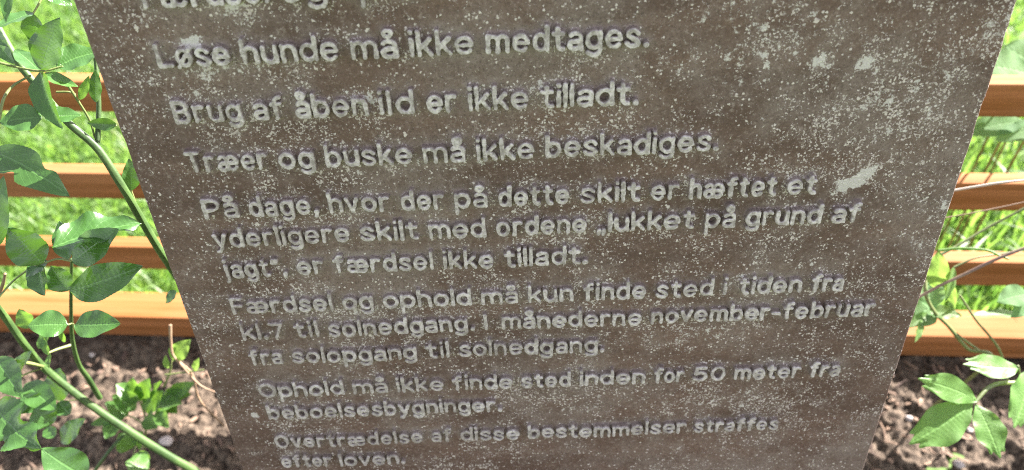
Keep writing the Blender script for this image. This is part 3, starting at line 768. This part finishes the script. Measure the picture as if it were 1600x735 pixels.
def seedling():
    root = empty('young_rose_shoot', tuple(at(225, 690, .80)))
    tag(root, 'small young leafy shoot with pale toothed leaves growing from the soil behind the lower cane', 'plant')
    P = lambda l: [at(*q) for q in l]
    s = MB()
    for pts, r in (([(225, 700, .80), (228, 660, .785), (218, 625, .77)], .0012), ([(228, 665, .786), (200, 650, .78), (168, 660, .77)], .0009), ([(226, 655, .785), (255, 625, .785), (285, 605, .785)], .0009), ([(226, 690, .80), (212, 700, .79), (205, 725, .77)], .0009)):
        tube(s, P(pts), r, r * .6)
    s.build('stem', M_OLIVE, root)
    pr = np.random.default_rng(5)
    for b, t, w_, tt in [((215, 628), (182, 600), 26, .77), ((218, 625), (205, 592), 24, .77), ((220, 626), (232, 592), 22, .77), ((225, 640), (252, 612), 26, .775), ((240, 636), (282, 628), 24, .78),
                         ((262, 620), (302, 598), 20, .785), ((258, 625), (276, 645), 18, .785), ((200, 650), (165, 628), 20, .775), ((195, 652), (140, 662), 18, .77), ((184, 656), (164, 686), 20, .765),
                         ((225, 655), (245, 668), 20, .78), ((212, 640), (175, 618), 20, .775), ((208, 700), (186, 678), 26, .785), ((212, 695), (222, 676), 22, .785), ((246, 640), (262, 668), 18, .77), ((210, 632), (196, 608), 20, .765), ((236, 628), (250, 596), 20, .775), ((250, 624), (296, 616), 20, .785), ((232, 735), (196, 722), 30, .74), ((218, 705), (224, 740), 24, .76)]:
        m = MB(); lf(m, b, t, w_ * 1.12, tt, tt - .01, face=(pr.uniform(-.4, .4), pr.uniform(-.8, 0), 1), tint=pr.random(), serr=.09, fold=.3); m.build('leaf', M_YOUNG, root)
seedling()

def sprig():
    root = empty('dead_twig', tuple(at(352, 668, .80)))
    tag(root, 'thin brown forked dead twig leaning against the left side of the sign', 'twig')
    P = lambda l: [at(*q) for q in l]
    m = MB(); tube(m, P([(266, 508, .71), (267, 535, .715), (272, 558, .72), (300, 585, .735), (312, 625, .76), (350, 666, .80)]), .0013, .0011, knots=.4)
    tube(m, P([(272, 558, .72), (310, 600, .735), (336, 613, .74)]), .0011, .0008, knots=.4)
    m.build('branch', M_TWIG, root)
    root2 = empty('yellow_green_shoot', tuple(at(258, 602, .75)))
    tag(root2, 'small yellow green shoot with unfolding leaves beside the dead twig', 'plant')
    s = MB(); tube(s, P([(256, 604, .75), (266, 580, .735), (270, 550, .725)]), .0011, .0008); tube(s, P([(258, 586, .73), (290, 582, .73), (318, 578, .73)]), .0009, .0007)
    s.build('stem', M_OLIVE, root2)
    for b, t, w_, fc in [((270, 562), (296, 532), 24, (.4, -.7, .7)), ((268, 560), (274, 536), 12, (-.5, -.7, .7)), ((262, 576), (258, 556), 9, (0, -1, .5)), ((304, 580), (310, 560), 9, (0, -1, .6))]:
        m = MB(); lf(m, b, t, w_, .725, .72, face=fc, tint=.9, serr=.03, fold=.35); m.build('leaf', M_LIME, root2)
sprig()

def peony():
    root = empty('peony_plant', (.62, .50, 0))
    tag(root, 'broad leaved green plant with divided lobed leaves over the soil right of the sign', 'plant')
    P = lambda l: [at(*q) for q in l]
    s = MB()
    tube(s, P([(1523, 629, .66), (1548, 604, .668), (1583, 599, .68), (1640, 610, .70)]) + [np.array([.63, .50, -.03])], .0014, .0030, knots=.1)
    tube(s, P([(1590, 572, .68), (1598, 590, .685), (1640, 612, .70)]), .0012, .0016)
    tube(s, P([(1523, 629, .66), (1530, 622, .662)]), .0012, .0014)
    s.build('stem', M_OLIVE, root)
    for items in ([((1527, 627), (1440, 592), 36, .66, .645, (-.1, -.65, 1), dict(tint=.75))], [((1520, 632), (1426, 694), 52, .66, .64, (-.1, -.85, 1), dict(tint=.55))],
                  [((1525, 632), (1566, 716), 44, .66, .64, (.1, -.8, 1), dict(tint=.5))],
                  [((1592, 576), (1510, 566), 34, .68, .665, (0, -.35, 1), dict(tint=.7))], [((1606, 580), (1590, 668), 50, .68, .65, (.25, -.8, .9), dict(tint=.5))],
                  [((1612, 590), (1660, 640), 50, .68, .66, None, {})]):
        m = MB()
        for it in items: lf(m, *it[:5], face=it[5] or (0, -.4, 1), shape='lobed', serr=.0, fold=.14, droop=.10, wav=.03, **it[6])
        m.build('leaf', M_PEONY, root)
peony()

def right_stems():
    P = lambda l: [at(*q) for q in l]
    root = empty('climbing_stem', (.66, .58, 0))
    tag(root, 'slender purple brown stem with pale leaves crossing the fence right of the sign', 'plant')
    m = MB(); tube(m, P([(1400, 478, .69), (1434, 465, .69), (1470, 446, .685), (1511, 427, .68), (1557, 405, .675), (1604, 387, .67), (1660, 370, .66)]), .0013, .0016, knots=.15); m.build('stem', M_PURPLE, root)
    m = MB(); tube(m, P([(1446, 428, .705), (1447, 462, .70), (1462, 490, .71), (1482, 510, .72), (1512, 545, .735), (1545, 565, .75)]) + [np.array([.52, .60, -.03])], .0016, .0018, knots=.1)
    tube(m, P([(1480, 508, .72), (1505, 530, .73), (1530, 548, .74)]), .0009, .0012)
    m.build('stem', M_OLIVE, root)
    m = MB(); tube(m, P([(1500, 462, .71), (1525, 500, .72), (1562, 548, .735), (1575, 600, .77)]), .0011, .0012); m.build('stem', M_OLIVE, root)
    for b, t, w_, tb, fc, mat, kw in [
        ((1462, 450), (1468, 392), 30, .70, (-.2, -.9, .5), M_LIME, dict(tint=.6)), ((1490, 418), (1480, 472), 18, .695, (.5, -.8, .5), M_LIME, dict(tint=.2)), ((1482, 440), (1492, 482), 14, .70, (-.6, -.8, .4), M_LIME, dict(tint=.3)),
        ((1450, 440), (1458, 486), 40, .72, (0, -.7, 1), M_MINT, dict(tint=.7)), ((1458, 478), (1415, 505), 40, .72, (0, -.5, 1), M_MINT, dict(tint=.8)), ((1440, 500), (1432, 535), 14, .71, (.4, -.7, .6), M_LIME, dict(tint=.9)),
        ((1452, 492), (1420, 512), 16, .715, (.1, -.6, 1), M_LIME, dict(tint=.8)), ((1452, 486), (1504, 492), 22, .715, (0, -.3, 1), M_LIME, dict(tint=.5)),
        ((1600, 492), (1512, 488), 20, .735, (.0, .2, 1), M_PEONY, dict(tint=.1)), ((1608, 460), (1560, 470), 34, .72, (0, -.3, 1), M_MINT, dict(tint=.4)), ((1604, 470), (1582, 496), 22, .72, (.2, -.6, .9), M_MINT, dict(tint=.2))]:
        q = MB(); lf(q, b, t, w_, tb, tb - .01, face=fc, shape='lance', serr=.04, **kw); q.build('leaf', mat, root)
    # dry stalks
    for i, (pts, r, mat, lab) in enumerate([
        ([(1440, 306, .66), (1483, 299, .66), (1530, 291, .655), (1570, 285, .65), (1660, 276, .645)], .0011, M_PALE, 'pale dry stalk lying across the second rail right of the sign'),
        ([(1440, 412, .70), (1487, 389, .70), (1545, 355, .70), (1600, 326, .695), (1670, 290, .69)], .0013, M_OLIVE, 'dark green straight stalk slanting up between the second and third rails'),
        ([(1450, 345, .69), (1480, 340, .69), (1530, 331, .685), (1600, 316, .68), (1660, 300, .675)], .0006, M_TWIG, 'thin dark tendril along the bottom edge of the second rail'),
        ([(1466, 392, .69), (1500, 388, .688), (1540, 391, .685), (1562, 400, .682), (1576, 405, .68)], .0012, M_LIME, 'yellow green curved tendril just above the third rail'),
        ([(1490, 418, .70), (1525, 403, .70), (1570, 396, .70), (1640, 380, .70)], .0009, M_OLIVE, 'olive thin stalk in front of the third rail')]):
        rt = empty('stalk', tuple(P(pts[-1:])[0])); tag(rt, lab, 'stalk')
        mm = MB(); tube(mm, P(pts), r, r * .85, knots=.25)
        o = mm.build('stem', mat, rt)
right_stems()

def lawn_weeds():
    P = lambda l: [at(*q) for q in l]
    root = empty('pale_leaved_plant', (.75, .86, -.03))
    tag(root, 'pale grey green plant with broad scalloped leaves behind the top rail right of the sign', 'plant')
    s = MB()
    for b, t, w_, tb in [((1610, 118), (1540, 100), 60, .80), ((1640, 130), (1575, 70), 70, .82), ((1600, 190), (1515, 205), 34, .80), ((1640, 190), (1560, 215), 30, .80)]:
        B = at(*b, tb); tube(s, [np.array([B[0] + .05, B[1] + .1, -.03]), B + np.array([.03, .06, -.07]), B], .0018, .0012)
        q = MB(); lf(q, b, t, w_, tb, tb - .01, face=(-.1, -.5, 1), shape='round', serr=.10, fold=.12); q.build('leaf', M_MINT, root)
    s.build('stem', M_OLIVE, root)
    root = empty('tall_grass_tuft', (.62, .82, -.03))
    tag(root, 'tuft of long arching yellow green grass blades behind the rails at the right', 'grass tuft')
    r = np.random.default_rng(11); m = MB()
    for k in range(44):
        x0, y0 = .50 + .5 * r.random(), .76 + .30 * r.random()
        a = r.uniform(0, 6.28); ln = r.uniform(.08, .24); h = ln * r.uniform(.6, .95)
        B = np.array([x0, y0, -.04]); T_ = B + np.array([math.cos(a) * ln * .7, math.sin(a) * ln * .7, h * .75]); mid = B + np.array([math.cos(a) * ln * .22, math.sin(a) * ln * .22, h * .72])
        C = catmull([B, mid, T_], 6); n = len(C); side = unit(np.array([-math.sin(a), math.cos(a), .2])); wd = r.uniform(.0016, .0042) * np.sin(np.linspace(.5, 3.05, n))
        Pg = np.stack([C - side * wd[:, None], C + np.array([0, 0, -.0004]), C + side * wd[:, None]], 1)
        m.grid(Pg, np.array([[-1, .0, 1]]), np.linspace(0, 1, n)[:, None], r.random())
    m.build('blades', M_LIME, root)
lawn_weeds()

# ------------------------------------------------------------------ bits on the soil
def on_soil(px, py):
    r_ = ray(px, py); t = .6
    for _ in range(40):
        p = CAM + r_ * t; h = soil_h(np.array(p[0]), np.array(p[1])); t += (p[2] - h) / -r_[2] * .8
    return CAM + r_ * t
def pebbles():
    import bmesh
    spots = [(262, 691, 11, 'whitish rounded pebble beside the lower rose cane'), (145, 555, 5, 'tiny white stone in the shaded soil under the bottom rail'),
             (1514, 673, 5, 'small grey stone between the two lower leaves at the right'), (1498, 728, 8, 'light brown stone at the bottom edge right of the sign'), (1420, 655, 6, 'small sandy stone on the sunlit soil by the sign edge')]
    for px, py, d, lab in spots:
        p = on_soil(px, py); bm = bmesh.new(); bmesh.ops.create_icosphere(bm, subdivisions=3, radius=1)
        rr = d / F_PX * np.linalg.norm(p - CAM) * .5 * 1.5
        sd = random.random() * 50
        for v in bm.verts:
            k = 1 + .22 * (vnoise(np.array(v.co.x + sd), np.array(v.co.y + v.co.z * .7), 1.4, 3) - .5) * 2
            v.co = Vector((v.co.x * rr * k * 1.15, v.co.y * rr * k, v.co.z * rr * k * .75))
        for f in bm.faces: f.smooth = True
        me = bpy.data.meshes.new('pebble'); bm.to_mesh(me); bm.free()
        o = link('pebble', me, M_STONE); o.location = tuple(p + np.array([0, 0, rr * .35])); tag(o, lab, 'pebble', 'pebbles on the soil')
pebbles()
def litter():
    n = 2600; r = np.random.default_rng(3); V, Q = [], []; k = 0
    for i in range(n):
        x, y = r.uniform(-.85, .95), r.uniform(.30, .735)
        z = float(soil_h(np.array(x), np.array(y)))
        a = r.uniform(0, 6.28); L = r.uniform(.004, .028) * (1 if r.random() < .6 else .5); wd = r.uniform(.0005, .0028) * (1 if L < .018 else .4)
        d = np.array([math.cos(a), math.sin(a), r.uniform(-.3, .3)]); s = np.array([-math.sin(a), math.cos(a), r.uniform(-.4, .4)])
        u_ = np.array([0, 0, 1.0]); h = wd * .6; c = np.array([x, y, z + h * .6 + .0012])
        pts = []
        for e, f in ((-1, .6), (-.2, 1), (.4, .9), (1, .4)):
            j = r.normal(0, .0006, 3)
            for ss, uu in ((-1, -1), (1, -1), (1, 1), (-1, 1)): pts.append(c + d * L / 2 * e + s * wd * f * ss + u_ * h * uu * f + j)
        V.append(np.array(pts))
        for m in range(3):
            b = k + m * 4
            for e in range(4): Q.append([b + e, b + (e + 1) % 4, b + 4 + (e + 1) % 4, b + 4 + e])
        Q += [[k + 3, k + 2, k + 1, k], [k + 12, k + 13, k + 14, k + 15]]
        k += 16
    o = link('bark_litter', np_mesh('bark_litter', np.concatenate(V), np.array(Q), smooth=False), M_BARK)
    tag(o, 'scattered pale and dark bark crumbs and twig bits on the brown garden soil', 'litter', kind='stuff')
litter()
